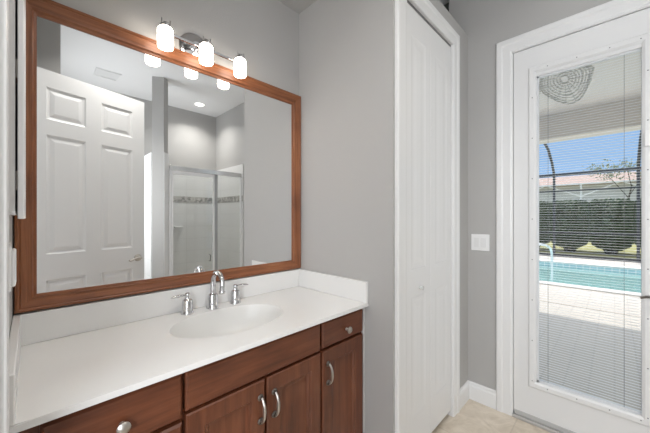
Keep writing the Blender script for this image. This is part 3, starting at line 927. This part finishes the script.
# pool
pool = thing('swimming_pool', 'rectangular swimming pool of clear turquoise water beyond the deck', 'pool', (9.5, 0.5, GZ))
bm = bmesh.new()
zb = GZ-1.25
c4 = [(PX0, PYa), (PX1, PYa), (PX1, PYb), (PX0, PYb)]
hi = [bm.verts.new((x, y, GZ)) for x, y in c4]; lo = [bm.verts.new((x, y, zb)) for x, y in c4]
for k in range(4):
    bm.faces.new((hi[k], hi[(k+1) % 4], lo[(k+1) % 4], lo[k]))
bm.faces.new(lo)
box(bm, PX0, PX0+0.35, PYa, PYb, GZ-0.50, GZ-0.25); box(bm, PX0, PX0+0.7, PYa, PYb, GZ-0.8, GZ-0.5)
obj('pool_shell', bm, M['poolfloor'], pool)
bm = bmesh.new()
box(bm, PX1-0.012, PX1-0.002, PYa, PYb, GZ-0.16, GZ-0.003); box(bm, PX0+0.002, PX0+0.012, PYa, PYb, GZ-0.16, GZ-0.003)
obj('waterline_tile', bm, M['pooltile'], pool)
bm = bmesh.new()
vv = [bm.verts.new((x, y, GZ-0.10)) for x, y in ((PX0+0.013, PYa), (PX1-0.013, PYa), (PX1-0.013, PYb), (PX0+0.013, PYb))]
bm.faces.new(vv)
obj('water', bm, M['water'], pool)
bm = bmesh.new()
box(bm, PX0-0.28, PX0+0.03, PYa-0.3, PYb+0.3, GZ+0.004, GZ+0.03, bevel=0.01); box(bm, PX1-0.03, PX1+0.30, PYa-0.3, PYb+0.3, GZ+0.004, GZ+0.03, bevel=0.01)
obj('coping', bm, M['coping'], pool)
bm = bmesh.new()
ph = []
for px, py, pz in ((7.30, 1.20, GZ), (7.30, 1.20, 0.50), (7.36, 1.193, 0.66), (7.52, 1.18, 0.74), (7.80, 1.15, 0.76), (8.30, 1.10, 0.70), (8.60, 1.07, 0.62), (8.72, 1.06, 0.50), (8.75, 1.06, 0.25), (8.75, 1.06, GZ-0.5)):
    ph.append((px, py, pz))
tube(bm, ph, 0.024, n=12)
tag(obj('pool_handrail', bm, M['white_metal'], smooth=True), 'curved pale metal handrail at the near left side of the pool', 'handrail')

# pool cage
cg = thing('pool_cage', 'dark aluminium pool cage with curved uprights beyond the pool', 'cage', (13.0, 0.5, GZ))
for y in (-4.6, -2.56, -0.512, 1.514, 3.54, 5.6):
    bm = bmesh.new()
    tube(bm, [(13.0, y, GZ), (13.0, y, 2.70), (12.92, y, 2.90), (12.5, y, 3.20), (11.7, y, 3.52), (10.9, y, 3.62), (10.3, y, 3.60)], 0.038, n=8)
    obj('upright', bm, M['bronze'], cg, smooth=True)
obj('eave_beam', B(12.96, 13.04, -5, 6, 2.78, 2.87), M['bronze'], cg)
obj('middle_rail', B(12.975, 13.025, -5, 6, 2.24, 2.28), M['bronze'], cg)
obj('chair_rail', B(12.975, 13.025, -5, 6, 0.80, 0.85), M['bronze'], cg)
obj('kick_plate', B(12.97, 13.03, -5, 6, GZ+0.004, GZ+0.10), M['bronze'], cg)

# lawn and hedge
struct('floor_lawn', B(13.2, 60, -40, 50, GZ-0.12, GZ-0.02), M['lawn'], 'sunlit yellowish lawn behind the pool cage', 'lawn')
def leaves_mesh(bm, n, fn, size):
    for _ in range(n):
        p, nm = fn()
        nm = (nm + Vector((random.uniform(-1, 1), random.uniform(-1, 1), random.uniform(-1, 1)))*0.8).normalized()
        u = nm.orthogonal().normalized(); v = nm.cross(u)
        a = random.uniform(0, 2*pi); u, v = u*cos(a)+v*sin(a), v*cos(a)-u*sin(a)
        s = size*random.uniform(0.6, 1.3)
        bm.faces.new([bm.verts.new(q) for q in (p-u*s, p-v*s*0.45+u*s*0.1, p+u*s, p+v*s*0.45+u*s*0.1)])
def hedge_pt():
    # rounded block 1.7 (x) x 2.0 (y) x 1.85 (z), centre (0,0,1.14)
    while True:
        p = Vector((random.uniform(-1, 1), random.uniform(-1, 1), random.uniform(-1, 1)))
        m = max(abs(p.x), abs(p.y), abs(p.z))
        if m > 0.01:
            break
    q = p/m*random.uniform(0.82, 1.0)
    q = q*(0.9+0.1/max(0.6, q.length))
    nz = p.normalized()
    bumpy = 0.05*sin(7*q.y+2*q.z)+0.05*sin(9*q.z+4*q.x)
    zlow = 0.22 + 0.30*abs(q.y)**2 if q.z < 0 else 0
    z = 1.14+q.z*0.93
    lowlim = 0.12+0.30*(abs(q.y)**1.3)
    z = max(z, lowlim)
    return Vector((q.x*(0.85+bumpy), q.y*0.535, z+random.uniform(-0.04, 0.04))), nz
def hedge():
    t = thing('hedge_shrub', '', 'shrub', (0, 0, 0), group=None)
    bm = bmesh.new()
    leaves_mesh(bm, 5500, hedge_pt, 0.07)
    r = bmesh.ops.create_cube(bm, size=1.0)
    for v in r['verts']:
        v.co = Vector((v.co.x*1.2, v.co.y*1.18, 1.22+v.co.z*1.52))
    obj('foliage', bm, M['leaf'], t, local=True)
    bm = bmesh.new()
    for k in range(7):
        a = 2*pi*k/7
        tube(bm, [(0.10*cos(a), 0.12*sin(a), 0), (0.20*cos(a), 0.20*sin(a), 0.22), (0.36*cos(a), 0.42*sin(a), 0.60)], [0.05, 0.04, 0.03], n=6)
    obj('trunk', bm, M['bark'], t, local=True)
    return t
h0 = hedge()
hl = ['hedge shrub at the far left of the door glass, beyond the left cage upright', 'hedge shrub with flaring trunk in the left half of the door glass', 'hedge shrub with flaring trunk in the right half of the door glass', 'hedge shrub at the right edge of the door glass', 'hedge shrub left of the door glass, mostly hidden by the door', 'hedge shrub right of the door glass, mostly hidden by the door']
ys = [2.50, 1.30, 0.10, -1.10, 3.70, -2.30]
for i, (y, lb) in enumerate(zip(ys, hl)):
    o = h0 if i == 0 else dup(h0)
    o.location = (15.6, y, GZ-0.02); o['label'] = lb; o['group'] = 'hedge shrubs behind the pool'

# neighbour's house, far behind
nb = thing('neighbour_house', 'pale house with a clay tile roof beyond the hedge', 'house', (32, 8, GZ-0.02))
obj('wall', B(29, 40, -6, 22, GZ-0.02, 3.75), M['house'], nb)
bm = bmesh.new()
e = [(28.4, -6.6, 3.75), (40.6, -6.6, 3.75), (40.6, 22.6, 3.75), (28.4, 22.6, 3.75)]
rr = [(34.5, -1, 5.1), (34.5, 17, 5.1)]
E_ = [bm.verts.new(x) for x in e]; R_ = [bm.verts.new(x) for x in rr]
for f in ((E_[0], E_[1], R_[0]), (E_[1], E_[2], R_[1], R_[0]), (E_[2], E_[3], R_[1]), (E_[3], E_[0], R_[0], R_[1]), E_):
    bm.faces.new(f)
obj('roof', bm, M['roof'], nb)
for y in (-3.5, 1.5, 7.0, 13.0):
    w = obj('window', B(28.94, 29.02, y, y+1.8, 0.9, 2.6), M['trim'], nb)
    obj('pane', B(28.92, 28.95, y+0.1, y+1.7, 1.0, 2.5), M['dark'], w)
nc = thing('neighbour_cage', 'white framed screen cage in front of the house beyond the hedge', 'cage', (26, 2, GZ-0.02))
for y in (-6, -2.2, 1.6, 5.4, 9.2):
    obj('upright', B(25.96, 26.04, y-0.04, y+0.04, GZ-0.02, 3.6), M['white_metal'], nc)
obj('eave_beam', B(25.95, 26.05, -6, 9.2, 3.55, 3.65), M['white_metal'], nc)
bm = bmesh.new()
for y in (-2.2, 1.6, 5.4):
    tube(bm, [(26, y, 2.75), (26, y+1.9, 3.6)], 0.035, n=6); tube(bm, [(26, y, 2.75), (26, y-1.9, 3.6)], 0.035, n=6)
obj('brace', bm, M['white_metal'], nc)

# tree behind the hedge at the right
tr = thing('tree', 'sparse pale tree rising behind the right end of the hedge', 'tree', (24, -0.6, GZ-0.02))
bm = bmesh.new()
tube(bm, [(24, -0.6, GZ-0.02), (24.05, -0.5, 2.0), (24, -0.7, 3.2)], [0.07, 0.05, 0.03], n=8)
for a, bq in (((24, -0.6, 2.4), (23.7, 0.7, 4.3)), ((24, -0.6, 2.6), (24.2, -1.7, 4.6)), ((24, -0.7, 3.0), (24.1, -0.4, 4.6))):
    tube(bm, [a, ((a[0]+bq[0])/2, (a[1]+bq[1])/2, (a[2]+bq[2])/2+0.1), bq], [0.024, 0.018, 0.010], n=6)
obj('trunk', bm, M['bark'], tr)
bm = bmesh.new()
cs = [Vector((23.7, 0.7, 4.2)), Vector((24.2, -1.5, 4.4)), Vector((24.1, -0.4, 4.3)), Vector((23.9, 0.1, 3.8)), Vector((24.1, -1.2, 3.7))]
def tree_pt():
    c = random.choice(cs)
    d = Vector((random.gauss(0, 1), random.gauss(0, 1), random.gauss(0, 0.6))).normalized()
    return c + d*random.uniform(0.2, 0.75), d
leaves_mesh(bm, 650, tree_pt, 0.08)
obj('foliage', bm, plain('tree_leaf', (0.30, 0.34, 0.22), 0.6, var=0.3), tr)

# lanai ceiling fan with palm-leaf blades
FXc, FYc, FZc = 3.44, 0.62, 2.56
fan = thing('ceiling_fan', 'patio ceiling fan with woven palm-leaf blades outside the door', 'fan', (FXc, FYc, 2.93))
bm = bmesh.new()
lathe(bm, [(0.07, 0.0), (0.06, -0.05), (0.014, -0.06), (0.014, -0.20), (0.06, -0.21), (0.10, -0.24), (0.11, -0.30), (0.08, -0.35), (0.0, -0.37)], (FXc, FYc, 2.93), 'Z', 24, caps=False)
obj('motor', bm, M['screw'], fan, smooth=True)
for k in range(3):
    a = radians(251.6+120*k)
    dv, sv = Vector((cos(a), sin(a), 0)), Vector((-sin(a), cos(a), 0))
    c0 = Vector((FXc, FYc, FZc))
    bm = bmesh.new()
    tube(bm, [c0+dv*0.09, c0+dv*0.20], 0.012, n=8)
    # openwork leaf: nested woven rings held by ribs, tilted so its underside faces the door
    def leaf(t, q):
        w = 0.235*math.sin(pi*min(1, max(0.0, t*0.92+0.05)))**0.6
        return c0 + dv*(0.12+0.40*t) + sv*(w*q*0.72) + Vector((0, 0, 0.02*t - w*q*0.68 - 0.02*abs(q)))
    for sc in (1.0, 0.88, 0.76, 0.64, 0.52, 0.40, 0.28, 0.16):
        ring = []
        for i in range(33):
            b3 = 2*pi*i/32
            ring.append(leaf(0.5+0.5*sc*cos(b3)*0.999, sc*sin(b3)))
        tube(bm, ring, 0.009 if sc == 1.0 else 0.0045 + (0.002 if round(sc*100) % 24 == 16 else 0), n=5)
    for i in range(17):
        b3 = 2*pi*i/17
        tube(bm, [leaf(0.5+0.5*r*cos(b3)*0.999, r*sin(b3)) for r in (0.12, 0.4, 0.7, 1.0)], 0.0035, n=5)
    obj('blade', bm, M['wicker'], fan)
